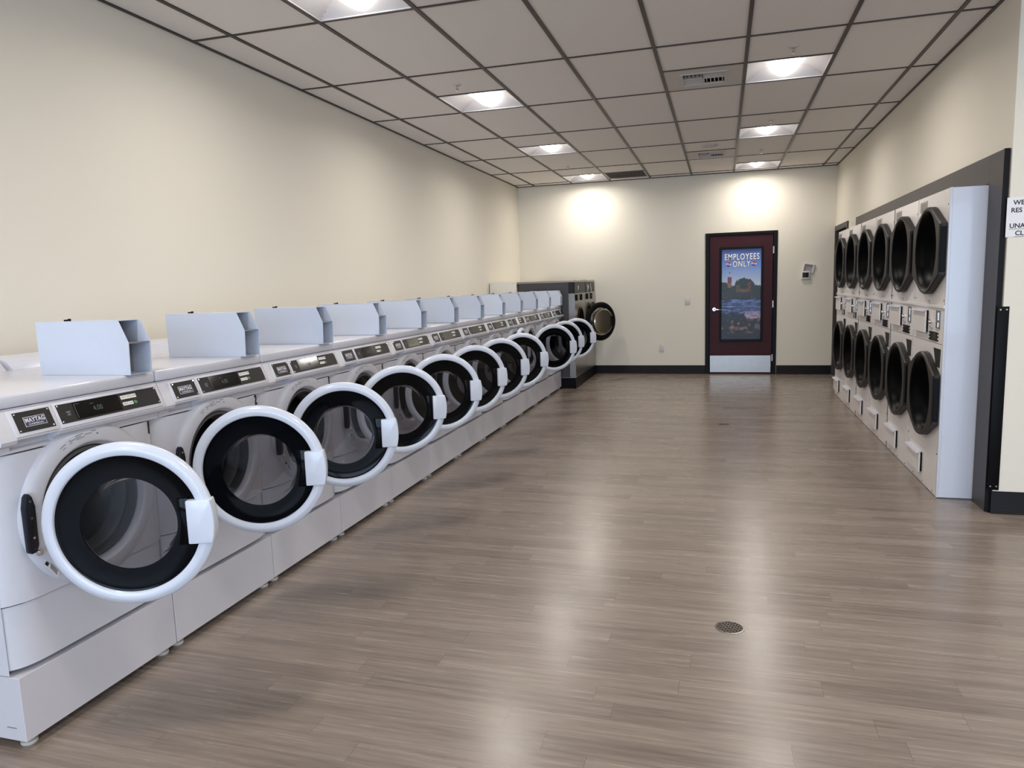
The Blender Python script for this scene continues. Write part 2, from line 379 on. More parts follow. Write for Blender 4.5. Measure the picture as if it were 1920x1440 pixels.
# poster print
def lerp(a, b_, t): t = max(0, min(1, t)); return tuple(x+(y-x)*t for x, y in zip(a, b_))
from mathutils import noise as mn
def nz(x, y, s=0): return mn.noise(Vector((x, y, s)))
def poster_col(u, v):
    x = u*.42; y = v
    c = lerp((58, 84, 172), (104, 134, 206), v/.16) if v < .16 else lerp((104, 134, 206), (186, 200, 222), (v-.16)/.22)
    # trees
    top = .405 + .02*nz(u*16, 3) + .012*nz(u*50, 7)
    if u < .30: top = min(top, .36 + .05*(u/.3)**2 + .02*nz(u*22, 11))
    t2 = .318 + .9*(u-.58)**2 + .026*nz(u*17, 19) + .016*nz(u*44, 5) if .34 < u < .92 else 9
    top = min(top, t2)
    if v > top: c = lerp((12, 22, 22), (50, 62, 40), .36+1.1*nz(u*38, v*80, 2))
    # tower
    if .155 < u < .26 and .296 < v < .42:
        c = (118, 48, 48) if v > .306 or int(u*60) % 2 == 0 else c
        if .20 < u < .215 and .32 < v < .34: c = (60, 30, 34)
        if v > .37: c = (130, 92, 82)
    if abs((u-.195) - (v-.262)*-.7) < .012 and .248 < v < .268: c = (40, 50, 90)
    if .372 < u < .46 and .395 < v < .50: c = lerp((104, 84, 66), (34, 36, 30), .35+1.6*nz(u*50, v*90, 31))
    if .66 < u < .76 and .365 < v < .47: c = lerp((116, 58, 46), (40, 34, 32), .30+1.5*nz(u*50, v*90, 32))
    if .40 < u < .68 and .44 < v < .475: c = lerp((140, 98, 58), (32, 34, 28), .45+1.8*nz(u*46, v*70, 33))
    if v > .475: c = lerp((20, 27, 30), (48, 58, 52), .4+1.2*nz(u*36, v*60, 4))
    if v > .535: c = (16, 21, 34) if nz(u*5, v*60) < .25 else (84, 78, 72)
    if v > .555:
        k = nz(u*4+v*9, v*64, 8) + .5*nz(u*12, v*120, 9)
        c = lerp((22, 32, 66), (118, 142, 204), .42+1.2*k)
        if u > .55: c = lerp(c, (130, 146, 204), .25)
    if v > .70 + .03*nz(u*5, 1):
        k = nz(u*7, v*34, 12); c = lerp((10, 13, 24), (42, 52, 84), .35+1.1*k)
        if u > .62 + .1*nz(v*20, 5) and v < .785: c = lerp((126, 108, 138), (188, 172, 196), .5+nz(u*20, v*40))
    if v > .77 + .02*nz(u*8, 21):
        k = nz(u*9, v*20, 14) + .5*nz(u*24, v*46, 15)
        c = lerp((14, 13, 20), (178, 128, 104), -.02+1.15*k)
        if abs(v-.875+.014*nz(u*9, 51)) < .016 and .2 < u < .68: c = lerp(c, (206, 158, 136), .45+.5*nz(u*22, v*60, 52))
        if (u-.92)**2 + ((v-.855+.01*nz(u*30, v*30, 41))*2.4)**2 < .005: c = lerp(c, (120, 108, 132), .7)
    if v > .935: c = lerp((10, 12, 24), (40, 40, 58), .3+nz(u*14, v*50, 17))
    return srgb(*[max(0, min(255, q)) for q in c])
PX0, PX1, PZ0, PZ1 = 2.886, 3.452, .534, 1.893
NU, NV = 96, 220
bm = bmesh.new(); cl = bm.verts.layers.float_color.new('print'); g_ = []
for j in range(NV+1):
    row = []
    for i in range(NU+1):
        u, v = i/NU, j/NV
        q = bm.verts.new((PX0+(PX1-PX0)*u, .0165, PZ1-(PZ1-PZ0)*v)); q[cl] = poster_col(u, v); row.append(q)
    g_.append(row)
for j in range(NV):
    for i in range(NU): bm.faces.new((g_[j][i], g_[j+1][i], g_[j+1][i+1], g_[j][i+1]))
me = bpy.data.meshes.new('picture'); bm.to_mesh(me); bm.free()
m_print = bpy.data.materials.new('poster_print'); m_print.use_nodes = True; nt = m_print.node_tree
at = nt.nodes.new('ShaderNodeAttribute'); at.attribute_name = 'print'
nt.links.new(at.outputs['Color'], nt.nodes['Principled BSDF'].inputs['Base Color']); nt.nodes['Principled BSDF'].inputs['Roughness'].default_value = .35
me.materials.append(m_print)
po = thing('door_poster', (3.169, .0165, 1.2), 'tall poster of a castle above a river reading employees only', 'poster')
o = bpy.data.objects.new('picture', me); COL.objects.link(o); P(o, po)
P(MB().box(PX0, PX1, .017, .0185, PZ0, PZ1).obj('backing_sheet', m_paper, smooth=False), po)
m_outline = mat('dark_lettering_outline', (34, 40, 78), .4); m_letter = mat('white_lettering', (236, 238, 244), .4)
def pt_m(x, z, y=.0155): return frame((x, y, z), (1, 0, 0), (0, 0, 1))
b = MB(); b.text('EMPLOYEES', .128, pt_m(3.175, 1.775, .0160), off=.0085, sx=.68, sp=1.16); b.text('ONLY', .128, pt_m(3.17, 1.668, .0160), off=.0085, sx=.68, sp=1.16)
P(b.obj('lettering_outline', m_outline, smooth=False), po)
b = MB(); b.text('EMPLOYEES', .128, pt_m(3.175, 1.775, .0150), off=.0030, sx=.68, sp=1.16); b.text('ONLY', .128, pt_m(3.17, 1.668, .0150), off=.0030, sx=.68, sp=1.16)
P(b.obj('lettering', m_letter, smooth=False), po)
m_red = mat('logo_red', (200, 36, 50), .4); m_blue = mat('logo_blue', (24, 60, 160), .4)
for cx in (2.985, 3.350):
    cz = 1.672; R = .036
    def disc(lo, hi, y, m, name, wave=0):
        pts = []
        for i in range(25):
            xx = -R + 2*R*i/24; h = math.sqrt(max(0, R*R-xx*xx)); zt = min(h, hi + wave*math.sin(xx/R*2.6)); pts.append((cx+xx, cz+max(-h, zt)))
        for i in range(25):
            xx = R - 2*R*i/24; h = math.sqrt(max(0, R*R-xx*xx)); zt = max(-h, lo + wave*math.sin(xx/R*2.6)); pts.append((cx+xx, cz+min(h, zt)))
        return MB().prism(pts, 'y', y, y+.0004).obj(name, m, smooth=False)
    lg = P(disc(-1, 1, .0158, m_letter, 'round_emblem'), po)
    for o in (disc(.012, 1, .0152, m_red, 'red_cap', -.004), disc(-1, -.012, .0152, m_blue, 'blue_cap', -.004),
              MB().text('PEPSI', .020, pt_m(cx, cz, .0150), off=.0006).obj('emblem_word', m_navy, smooth=False)):
        o.parent = lg

d2 = thing('door_2', (XR, -.58, 0), 'black framed side doorway behind the last dryer', 'door'); d2['kind'] = 'structure'
b = MB()
for e in ((-.09, -.02, 0, 2.155), (-1.12, -1.05, 0, 2.155), (-1.05, -.09, 2.085, 2.155)): b.box(4.452, 4.56, e[0], e[1], e[2], e[3], .002)
P(b.obj('door_frame', m_frame, smooth=False), d2)
P(MB().box(4.54, 4.585, -1.05, -.09, .01, 2.085).obj('door_leaf', m_frame_in, smooth=False), d2)
b = MB(); b.box(4.515, 4.54, -.62, -.32, 1.99, 2.05, .004); b.box(4.49, 4.52, -.50, -.48, 2.03, 2.04)
P(b.obj('door_closer', m_hinge, smooth=False), d2)

# ------------------------------------------------------------------ ceiling fittings
def make_light():
    root = thing('ceiling_light', (0, 0, H), '', 'ceiling light', 'recessed square ceiling lights')
    hw = .292
    def hgt(x, y):
        sx = (hw-abs(x))/(hw-.085); sx = max(0, min(1, sx)); side = .003 + .085*math.sin(sx*PI/2)
        ey = max(0, (hw-abs(y))); end = .003 + .95*ey
        return min(side, end)
    bb = bmesh.new(); n = 36; g = [[bb.verts.new((-hw+2*hw*i/n, -hw+2*hw*j/n, hgt(-hw+2*hw*i/n, -hw+2*hw*j/n))) for i in range(n+1)] for j in range(n+1)]
    for j in range(n):
        for i in range(n): bb.faces.new((g[j][i], g[j][i+1], g[j+1][i+1], g[j+1][i]))
    b = MB(); b.add(bb); b.obj('reflector_pan', m_housing, root, ang=.35)
    b = MB()
    for e in ((-.3, -.288, -.3, .3), (.288, .3, -.3, .3), (-.288, .288, -.3, -.288), (-.288, .288, .288, .3)): b.box(*e, 0, .012)
    b.obj('rim', m_housing, root, smooth=False)
    # diffuser: curved basket
    bb = bmesh.new(); ny = 16; nx = 16; rows = []
    for j in range(ny+1):
        yy = -.262 + .524*j/ny; row = []
        for i in range(nx+1):
            a = PI*i/nx; endr = 1 - .16*abs(2*j/ny-1)**6
            row.append(bb.verts.new((-.096*math.cos(a)*endr, yy, .075 - .068*math.sin(a)*endr)))
        rows.append(row)
    for j in range(ny):
        for i in range(nx): bb.faces.new((rows[j][i], rows[j][i+1], rows[j+1][i+1], rows[j+1][i]))
    bb.faces.new(rows[0]); bb.faces.new(rows[-1][::-1]); bmesh.ops.recalc_face_normals(bb, faces=bb.faces)
    b = MB(); b.add(bb); b.obj('diffuser', m_lamp, root)
    ld = bpy.data.lights.new('lamp', 'AREA'); ld.shape = 'ELLIPSE'; ld.size = .13; ld.size_y = .50; ld.energy = LAMP_W; ld.color = LAMP_COL; ld.spread = math.radians(165)
    lo = bpy.data.objects.new('lamp', ld); COL.objects.link(lo); lo.parent = root; lo.location = (0, 0, .004)
    return root
L0 = make_light()
ordn = ['nearest the back wall', 'second from the back wall', 'third from the back wall', 'fourth from the back wall', 'fifth from the back wall', 'sixth from the back wall', 'nearest the shop front']
for q, (x, y, n, j) in enumerate(lights):
    o = L0 if q == 0 else copy_tree(L0)
    o.location = (x, y, H)
    row = ['above the washers', 'on the dryer side', 'right of the corner', 'far right'][j]
    o['label'] = 'square ceiling light %s, %s' % (row, ordn[n])

def make_vent():
    root = thing('air_vent', (0, 0, H), '', 'air vent', 'supply air vents in the ceiling')
    b = MB(); h = .297; a = .155
    for e in ((-h, -a, -h, h), (a, h, -h, h), (-a, a, -h, -a), (-a, a, a, h)): b.box(*e, 0, .008)
    for e in ((-a-.02, -a, -a-.02, a+.02), (a, a+.02, -a-.02, a+.02), (-a, a, -a-.02, -a), (-a, a, a, a+.02)): b.box(*e, -.006, .001, .002)
    b.obj('panel', m_vent, root, smooth=False)
    MB().box(-a, a, -a, a, .045, .05).obj('duct_opening', m_dark, root, smooth=False)
    def bank(x0, x1, y0, y1, along):
        b = MB(); n = 5
        for k in range(n):
            if along == 'y':
                x = x0+(x1-x0)*(k+.5)/n; b.prism([(x-.006, .022), (x-.004, .022), (x+.006, 0), (x+.002, 0)], 'y', y0, y1)
            else:
                y = y0+(y1-y0)*(k+.5)/n; b.prism([(y-.006, .022), (y-.004, .022), (y+.006, 0), (y+.002, 0)], 'x', x0, x1)
        b.obj('louvre_bank', m_vent, root, smooth=False)
    bank(-a, -.004, -a, -.004, 'y'); bank(.004, a, .004, a, 'y'); bank(-a, -.004, .004, a, 'x'); bank(.004, a, -a, -.004, 'x')
    b = MB(); b.box(-.004, .004, -a, a, -.002, .03); b.box(-a, a, -.004, .004, -.002, .03); b.obj('divider', m_vent, root, smooth=False)
    return root
V0 = make_vent(); V0.location = (vents[0][0], vents[0][1], H); V0['label'] = 'square four way ceiling vent closest to the camera, left of a light'
V1 = copy_tree(V0); V1.location = (vents[1][0], vents[1][1], H); V1['label'] = 'small looking ceiling vent farther back, behind the round ceiling disc'
rv = thing('return_grille', (ret[0], ret[1], H), 'dark brown return air grille in the ceiling by the back wall', 'air grille')
b = MB()
for e in ((-.297, -.275, -.297, .297), (.275, .297, -.297, .297), (-.275, .275, -.297, -.275), (-.275, .275, .275, .297)): b.box(*e, 0, .01)
b.obj('grille_frame', m_vent, rv, smooth=False)
b = MB()
for k in range(22):
    y = -.27+.54*k/21; b.box(-.275, .275, y-.001, y+.001, .0, .018)
for k in range(22):
    x = -.27+.54*k/21; b.box(x-.001, x+.001, -.275, .275, .0, .018)
b.obj('egg_crate', mat('grille_brown', (92, 82, 78), .6), rv, smooth=False)
MB().box(-.275, .275, -.275, .275, .03, .035).obj('duct_opening', mat('dark_brown_duct', (52, 46, 44), .9), rv, smooth=False)  # dark brown sheet behind the egg crate
tag(MB().lathe([(0, -.016), (.06, -.015), (.09, -.008), (.10, 0), (.10, .004)], (2.74, -2.40, H), 'z', 40).obj('ceiling_disc', m_vent, None), 'shallow round white disc on a ceiling tile in front of the small vent', 'ceiling disc')

def make_sprinkler():
    root = thing('fire_sprinkler', (0, 0, H), '', 'sprinkler', 'pendent fire sprinklers on the ceiling')
    MB().lathe([(.012, -.012), (.020, -.010), (.030, -.004), (.036, .003)], (0, 0, 0), 'z', 28).obj('escutcheon', m_vent, root)
    b = MB(); b.cyl((0, 0, -.018), .009, .018, 'z', 16)
    for s in (-1, 1): b.prism([(s*.004, -.018), (s*.011, -.024), (s*.011, -.036), (s*.002, -.046), (s*.002, -.044), (s*.008, -.034), (s*.008, -.025), (s*.004, -.021)], 'y', -.002, .002)
    b.obj('body', m_chrome, root)
    MB().lathe([(0, -.040), (.0025, -.038), (.0025, -.021), (0, -.019)], (0, 0, 0), 'z', 10).obj('bulb', m_redbulb, root)
    b = MB(); b.lathe([(0, -.049), (.005, -.049), (.005, -.046), (0, -.046)], (0, 0, 0), 'z', 16)
    for k in range(10):
        a = 2*PI*k/10; b.add(MB().box(.004, .015, -.0025, .0025, -.048, -.0468).bm, Matrix.Rotation(a, 4, 'Z'))
    b.obj('deflector', m_chrome, root)
    return root
SP = [(.889, -5.992, 'small fire sprinkler just beyond the light above the washers, nearer camera'), (3.355, -5.991, 'fire sprinkler just before the biggest lit light by the dryers'),
      (.88, -1.66, 'small far fire sprinkler above the washers near the back wall'), (3.35, -1.818, 'small far fire sprinkler in the dryer side row near the back wall'),
      (3.356, -3.557, 'fire sprinkler beside the middle light of the dryer side row')]
SP[0] = (.889, -5.992, 'small fire sprinkler on the tile before the second light above the washers')
s0 = make_sprinkler()
for q, (x, y, l) in enumerate(SP):
    o = s0 if q == 0 else copy_tree(s0); o.location = (x, y, H+.004); o['label'] = l

# ------------------------------------------------------------------ small wall fittings
t = thing('thermostat', (4.072, 0, 1.472), 'white square thermostat with a dark screen on the back wall', 'thermostat')
b = MB(); b.box(4.012, 4.132, -.030, 0, 1.412, 1.532, .006, 3); P(b.obj('casing', m_plate), t)
P(MB().box(4.030, 4.114, -.0315, -.029, 1.440, 1.512).obj('screen', m_screen, smooth=False), t)
P(MB().box(4.030, 4.072, -.0318, -.031, 1.442, 1.510).obj('dark_half', m_charc, smooth=False), t)
c = thing('tilted_wall_frame', (4.115, 0, 1.575), 'crooked pale plastic frame holding a card above the thermostat', 'wall frame')
c.rotation_euler = (0, math.radians(11), 0)
b = MB(); 
for e in ((-.075, -.062, -.062, .062), (.050, .075, -.062, .062), (-.062, .050, .048, .062), (-.062, .050, -.062, -.052)): b.box(e[0], e[1], -.020, 0, e[2], e[3], .002)
b.obj('rim', m_plate, c, smooth=False); MB().box(-.062, .05, -.008, -.002, -.052, .048).obj('card', mat('grey_card', (150, 148, 156), .6), c, smooth=False)
t = thing('wall_switch_plate', (2.379, 0, 1.135), 'small white wall plate at chest height left of the door', 'wall plate')
b = MB(); b.box(-.037, .037, -.006, 0, -.058, .058, .002); b.obj('plate', m_plate, t); MB().cyl((0, -.012, .0), .007, .008, 'y', 16).obj('socket', m_plate, t)
t = thing('wall_outlet', (1.985, 0, .405), 'low white electrical outlet near the baseboard on the back wall', 'outlet')
b = MB(); b.box(-.036, .036, -.006, 0, -.058, .058, .002); b.obj('plate', m_plate, t)
for z in (-.02, .02):
    r = MB().cyl((0, -.008, z), .014, .003, 'y', 20).obj('receptacle', m_plate, t)
    b = MB(); b.box(-.006, -.004, -.0085, -.0078, z-.004, z+.004); b.box(.004, .006, -.0085, -.0078, z-.004, z+.004); b.obj('slots', m_ink, r, smooth=False)

# floor drains
def drain(x, y, R, label):
    t = thing('floor_drain', (x, y, 0), label, 'floor drain', 'round floor drains')
    MB().lathe([(R, 0), (R, .0015), (R-.006, .002), (R-.007, .0005)], (0, 0, 0), 'z', 40).obj('rim', m_steel, t)
    b = MB(); b.lathe([(0, .0004), (R-.006, .0004)], (0, 0, 0), 'z', 40); b.obj('drain_hole', m_dark, t)
    b = MB(); n = 7; a = R-.005
    for k in range(n):
        q = -a+2*a*(k+.5)/n; h = math.sqrt(a*a-q*q)
        b.box(q-.0026, q+.0026, -h, h, .0006, .0018); b.box(-h, h, q-.0026, q+.0026, .0006, .0018)
    g = b.obj('grate', mat('worn_drain_metal', (118, 108, 102), .45, metal=.7), t, smooth=False); g.rotation_euler = (0, 0, .55)
    return t
drain(2.935, -8.58, .060, 'round metal floor drain in the foreground')
drain(2.92, -4.10, .055, 'far round floor drain halfway down the aisle')

# ------------------------------------------------------------------ front-load washers
Yw0, PITCHW, W2 = -9.95, .6858, .3415
def xf(y): return .748 - .045*(abs(y)/W2)**9
def front_panel(z0, z1, hole=None, inset=0, n=96, thick=.03):
    bb = bmesh.new()
    if hole:
        cz, R = hole; rings = []
        angs = sorted(set([2*PI*i/n for i in range(n)] + [math.atan2(z-cz, y) % (2*PI) for y in (-W2, W2) for z in (z0, z1)]))
        for k in range(9):
            f = k/8; f = 1-(1-f)**2; ring = []
            for a in angs:
                ca, sa = math.cos(a), math.sin(a); tt = 1e9
                if abs(ca) > 1e-9: tt = min(tt, W2/abs(ca))
                if sa > 1e-9: tt = min(tt, (z1-cz)/sa)
                if sa < -1e-9: tt = min(tt, (z0-cz)/sa)
                r = R + (tt-R)*f; y = r*ca; ring.append(bb.verts.new((xf(y)-inset, y, cz+r*sa)))
            rings.append(ring)
        m = len(angs)
        back = [bb.verts.new((.66, v.co.y, v.co.z)) for v in rings[-1]]; rings.append(back)
        for A, B in zip(rings[:-1], rings[1:]):
            for i in range(m): bb.faces.new((A[i], A[(i+1) % m], B[(i+1) % m], B[i]))
    else:
        ys = [W2*math.sin(PI/2*(i/24)) for i in range(-24, 25)]
        A = [bb.verts.new((xf(y)-inset, y, z0)) for y in ys]; B = [bb.verts.new((xf(y)-inset, y, z1)) for y in ys]
        A2 = [bb.verts.new((.66, y, z0)) for y in ys]; B2 = [bb.verts.new((.66, y, z1)) for y in ys]
        for i in range(len(ys)-1):
            bb.faces.new((A[i], A[i+1], B[i+1], B[i])); bb.faces.new((B[i], B[i+1], B2[i+1], B2[i])); bb.faces.new((A[i], A2[i], A2[i+1], A[i+1]))
        bb.faces.new((A[0], B[0], B2[0], A2[0])); bb.faces.new((A[-1], A2[-1], B2[-1], B[-1]))
    bmesh.ops.recalc_face_normals(bb, faces=bb.faces)
    return bb
# console slope frame
SA = Vector((.756, 0, 1.113)); SB = Vector((.790, 0, 1.032)); SU = (SA-SB).normalized(); SN = Vector((-SU.z*-1, 0, -SU.x)).normalized()
SN = Vector((0, 1, 0)).cross(SU); 
if SN.x < 0: SN = -SN
def slope_pt(ly, s, off=0):  # ly local y from centre, s metres down from the top of the slope
    p = SA - SU*s + SN*off; return Vector((p.x, ly, p.z))
def slope_box(b, ya, yb, s0, s1, o0, o1, bev=0):
    bb = bmesh.new(); Mx = frame(slope_pt(0, 0), (0, 1, 0), SU)
    sub = MB(); sub.box(ya, yb, -s1, -s0, o0, o1, bev); b.add(sub.bm, Mx); bb.free()
def c_(ly): return ly - .343       # position measured from the near edge of a machine

def make_washer():
    root = thing('washing_machine', (0, 0, 0), '', 'washing machine', 'white front load washers along the left wall')
    # pedestal
    b = MB(); b.box(-.20, .735, -W2+.001, W2-.001, .032, .252, .002)
    ped = b.obj('pedestal', m_plinth, root, smooth=False)
    b = MB(); b.box(.40, .62, -W2-.0004, -W2+.001, .215, .218); b.box(.66, .70, -W2-.0004, -W2+.001, .075, .078)
    b.obj('side_mark', m_coin_in, ped, smooth=False)
    for sx in (.695, -.15):
        for sy in (-.30, .30):
            MB().lathe([(0, 0), (.022, 0), (.025, .004), (.025, .014), (.012, .018), (.012, .034), (0, .034)], (sx, sy, 0), 'z', 20).obj('foot', m_foot, ped)
    # cabinet shell
    b = MB(); b.box(-.20, .70, -W2, W2, .256, 1.124, 0, skip=('+x',)); b.box(.64, .70, -W2, W2, .96, 1.12)
    b.obj('cabinet', m_white, root, smooth=False)
    b = MB(); b.add(front_panel(.272, .483, None, .012)); b.obj('lower_panel', m_white, root, ang=.5)
    b = MB(); b.add(front_panel(.489, .973, (.74, .222))); b.obj('front_panel', m_white, root, ang=.5)
    # raised bezel around the opening
    pr = [(.283, -.012), (.281, .000), (.276, .008), (.268, .015), (.258, .0195), (.245, .0215), (.226, .0225), (.219, .0215), (.215, .016), (.213, .010), (.210, .006), (.204, .0), (.203, -.04)]
    MB().lathe(pr, (.748, 0, .74), 'x', 96).obj('door_bezel', m_console, root, ang=.9)
    bz = [o for o in kids(root) if o.name.startswith('door_bezel')][0]
    b = MB()
    def arc(a0, a1, r, hgt_, off=.0235):
        n = max(2, int(abs(a1-a0)/.02)); bb = bmesh.new(); A = []; B = []
        for i in range(n+1):
            a = a0+(a1-a0)*i/n
            A.append(bb.verts.new((.748+off, -r*math.sin(a), .74+r*math.cos(a)))); rr = r+hgt_; B.append(bb.verts.new((.748+off-.004*(hgt_/.01), -rr*math.sin(a), .74+rr*math.cos(a))))
        for i in range(n): bb.faces.new((A[i], A[i+1], B[i+1], B[i]))
        b.add(bb)
    for a0, a1, r in ((.52, .42, .251), (.50, .44, .241), (.36, .33, .253), (.35, .16, .2475), (.36, .32, .2415), (.25, .12, .254), (.24, .10, .2415), (.10, -.02, .2475), (-.02, -.10, .254), (-.10, -.14, .242)):
        arc(a0, a1, r, .0018, .0228)
    b.obj('printed_guide', m_greyink, bz, smooth=False)
    b = MB(); arc(-.112, -.135, .243, .012, .0224); b.obj('printed_mark', m_ink, bz, smooth=False)
    b = MB()
    bb = bmesh.new(); A = []
    for (y, z) in ((-.235, .595), (-.19, .535), (-.182, .550), (-.225, .61)): A.append(bb.verts.new((.748+.0225, y, z)))
    bb.faces.new(A); b.add(bb); b.obj('warning_label', m_paper, bz, smooth=False)
    b = MB(); bb = bmesh.new(); bb.faces.new([bb.verts.new((.748+.0230, y, z)) for (y, z) in ((-.232, .598), (-.222, .586), (-.215, .594), (-.224, .606))]); b.add(bb)
    for k in range(4):
        bb = bmesh.new(); bb.faces.new([bb.verts.new((.748+.0230, y, z)) for (y, z) in ((-.214+.001*k, .579+.004*k), (-.192+.001*k, .545+.004*k), (-.191+.001*k, .546+.004*k), (-.213+.001*k, .5805+.004*k))]); b.add(bb)
    b.obj('warning_print', m_ink, bz, smooth=False)
    # gasket and drum
    MB().lathe([(.206, -.03), (.200, .004), (.190, .006), (.180, -.012), (.185, -.035), (.172, -.045), (.168, -.085), (.19, -.10)], (.748, 0, .74), 'x', 72).obj('door_gasket', m_rubber, root, ang=1)
    b = MB(); b.lathe([(.19, -.10), (.245, -.11), (.245, -.47), (.20, -.50), (0, -.51)], (.748, 0, .74), 'x', 60)
    for k in range(3):
        a = 2*PI*k/3+.5; sub = MB(); sub.prism([(-.03, -.245), (.03, -.245), (.012, -.185), (-.012, -.185)], 'x', .27, .62, .004)
        b.add(sub.bm, Matrix.Translation((0, 0, .74)) @ Matrix.Rotation(a, 4, 'X'))
    b.obj('drum', m_drum, root, ang=.5)
    # lid
    b = MB(); b.box(-.20, .757, -W2+.001, W2-.001, 1.122, 1.166, .010, 3)
    b.prism([(-.19, 1.164), (-.17, 1.215), (-.10, 1.222), (-.02, 1.205), (.02, 1.164)], 'y', -W2+.012, W2-.012, .006)
    b.obj('lid', m_white, root, ang=.7)
    # console fascia (with a scoop below the soap drawer)
    def sec(scoop):
        if scoop: low = [(.790, 1.024), (.770, 1.020), (.744, 1.014), (.735, 1.004), (.738, .994), (.752, .988), (.750, .979)]
        else: low = [(.792, 1.024), (.786, 1.012), (.768, 1.006), (.754, 1.000), (.750, .979)]
        return [(.69, 1.120), (.748, 1.120), (SA.x, SA.z), (SB.x, SB.z)] + low + [(.69, .979)]
    b = MB()
    for ya, yb, sc in ((-W2, c_(.055), 0), (c_(.055), c_(.205), 1), (c_(.205), W2, 0)): b.prism(sec(sc), 'y', ya, yb)
    fa = b.obj('console', m_console, root, ang=.35)
    dr = MB(); slope_box(dr, c_(.052), c_(.208), .000, .090, -.01, .0045, .004)
    drw = dr.obj('soap_drawer', m_console, root)
    b = MB(); slope_box(b, c_(.066), c_(.196), .010, .078, .003, .0062, .001); bp = b.obj('badge_plate', m_charc, drw, smooth=False)
    # badge details hang on the drawer too
    Mx = lambda ly, s, off: frame(slope_pt(c_(ly), s, off), (0, 1, 0), SU)
    b = MB(); slope_box(b, c_(.094), c_(.170), .030, .062, .0062, .0068); b.obj('badge_border', m_badgewhite, drw, smooth=False)
    b = MB(); slope_box(b, c_(.0955), c_(.1685), .0315, .0605, .0067, .0072); b.obj('badge_field', m_navy, drw, smooth=False)
    b = MB(); b.text('MAYTAG', .0205, Mx(.132, .0425, .0074), ext=.0003, off=.0004, sx=.80, sp=1.08); b.text('COMMERCIAL', .0078, Mx(.132, .0555, .0074), ext=.0003, sx=1.1)
    b.obj('badge_lettering', m_badgewhite, drw, smooth=False)
    b = MB()
    for ly in (.072, .190):
        for s in (.016, .072): sub = MB(); sub.lathe([(0, .0015), (.0022, .0015), (.0036, 0)], (0, 0, 0), 'z', 12); b.add(sub.bm, Mx(ly, s, .0062))
    b.obj('screws', m_chrome, drw)
    b = MB(); slope_box(b, c_(.212), c_(.676), .000, .092, -.01, .0045, .004); dp = b.obj('display_housing', m_console, root)
    b = MB(); slope_box(b, c_(.221), c_(.664), .010, .078, .003, .0062, .001); b.obj('display_panel', m_charc, dp, smooth=False)
    b = MB(); slope_box(b, c_(.283), c_(.478), .012, .072, .0062, .0068); b.obj('display_window', m_screen, dp, smooth=False)
    b = MB(); b.text('4.00', .026, Mx(.378, .046, .0070), ext=.0001, sx=.9); b.obj('digits', m_digit, dp, smooth=False)
    b = MB(); slope_box(b, c_(.288), c_(.2895), .018, .068, .0068, .007); slope_box(b, c_(.288), c_(.31), .018, .0192, .0068, .007); slope_box(b, c_(.352), c_(.366), .026, .0275, .0068, .007)
    slope_box(b, c_(.250), c_(.266), .038, .044, .0062, .0066); slope_box(b, c_(.252), c_(.264), .047, .053, .0062, .0066)
    b.obj('window_markings', m_greyink, dp, smooth=False)
    b = MB()
    for k in range(3): slope_box(b, c_(.487+.0245*k), c_(.5105+.0245*k), .021, .036, .0062, .0075, .0005)
    for k in range(2): slope_box(b, c_(.487+.0245*k), c_(.5105+.0245*k), .047, .060, .0062, .0075, .0005)
    b.obj('buttons', m_btn, dp, smooth=False)
    b = MB()
    for k in range(3): slope_box(b, c_(.4905+.0245*k), c_(.5070+.0245*k), .0265, .0285, .0075, .0078)
    for k in range(2): slope_box(b, c_(.4905+.0245*k), c_(.5070+.0245*k), .0525, .0545, .0075, .0078)
    b.obj('button_print', m_greyink, dp, smooth=False)
    sub = MB(); sub.lathe([(0, .0016), (.006, .0016), (.0072, 0)], (0, 0, 0), 'z', 20); b = MB(); b.add(sub.bm, Mx(.5475, .0535, .0062)); b.obj('start_button', m_green, dp)
    b = MB()
    for ly in (.227, .658):
        for s in (.016, .072): sub = MB(); sub.lathe([(0, .0015), (.0022, .0015), (.0036, 0)], (0, 0, 0), 'z', 12); b.add(sub.bm, Mx(ly, s, .0062))
    b.obj('screws', m_chrome, dp)
    # hinge bracket
    b = MB()
    b.prism([(-.281, .655), (-.276, .648), (-.258, .650), (-.248, .672), (-.246, .80), (-.254, .832), (-.264, .845), (-.274, .835), (-.282, .80)], 'x', .758, .780, .003)
    hg = b.obj('hinge', m_hinge, root, ang=.6)
    b = MB(); b.lathe([(0, 0), (.009, 0), (.011, .004), (.011, .016), (0, .018)], (.786, -.256, .640), 'z', 16)
    b.obj('hinge_pin', m_chrome, hg)
    for z in (.70, .765, .82): MB().cyl((.780, -.265, z), .004, .003, 'x', 10).obj('hinge_screw', m_chrome, hg)
    # door, origin on the hinge axis
    R = .266; cx, cy = .04, R+.02
    pr = [(.2235, -.010), (.2245, -.003), (.228, .0005), (.246, .0002), (.249, -.0006), (.262, -.0085), (.2655, -.014), (.266, -.022), (.263, -.032), (.252, -.038), (.20, -.040), (.160, -.040), (.160, -.030)]
    dr_ = MB().lathe(pr, (cx, cy, 0), 'x', 112).obj('door', m_wplast, root, ang=.9)
    MB().lathe([(.2245, -.009), (.216, -.0115), (.170, -.0125), (.1495, -.0130), (.149, -.020)], (cx, cy, 0), 'x', 96).obj('black_ring', m_blackgl, dr_, ang=.9)
    MB().lathe([(.150, -.0145), (.10, -.0135), (0, -.013)], (cx, cy, 0), 'x', 72).obj('window', m_window, dr_, ang=2)
    MB().lathe([(.160, -.036), (.150, -.042), (.140, -.085), (.120, -.118), (.085, -.135), (0, -.140)], (cx, cy, 0), 'x', 72).obj('glass_bowl', m_bowl, dr_, ang=2)
    # handle block and the finger recess beside it
    hz = .071
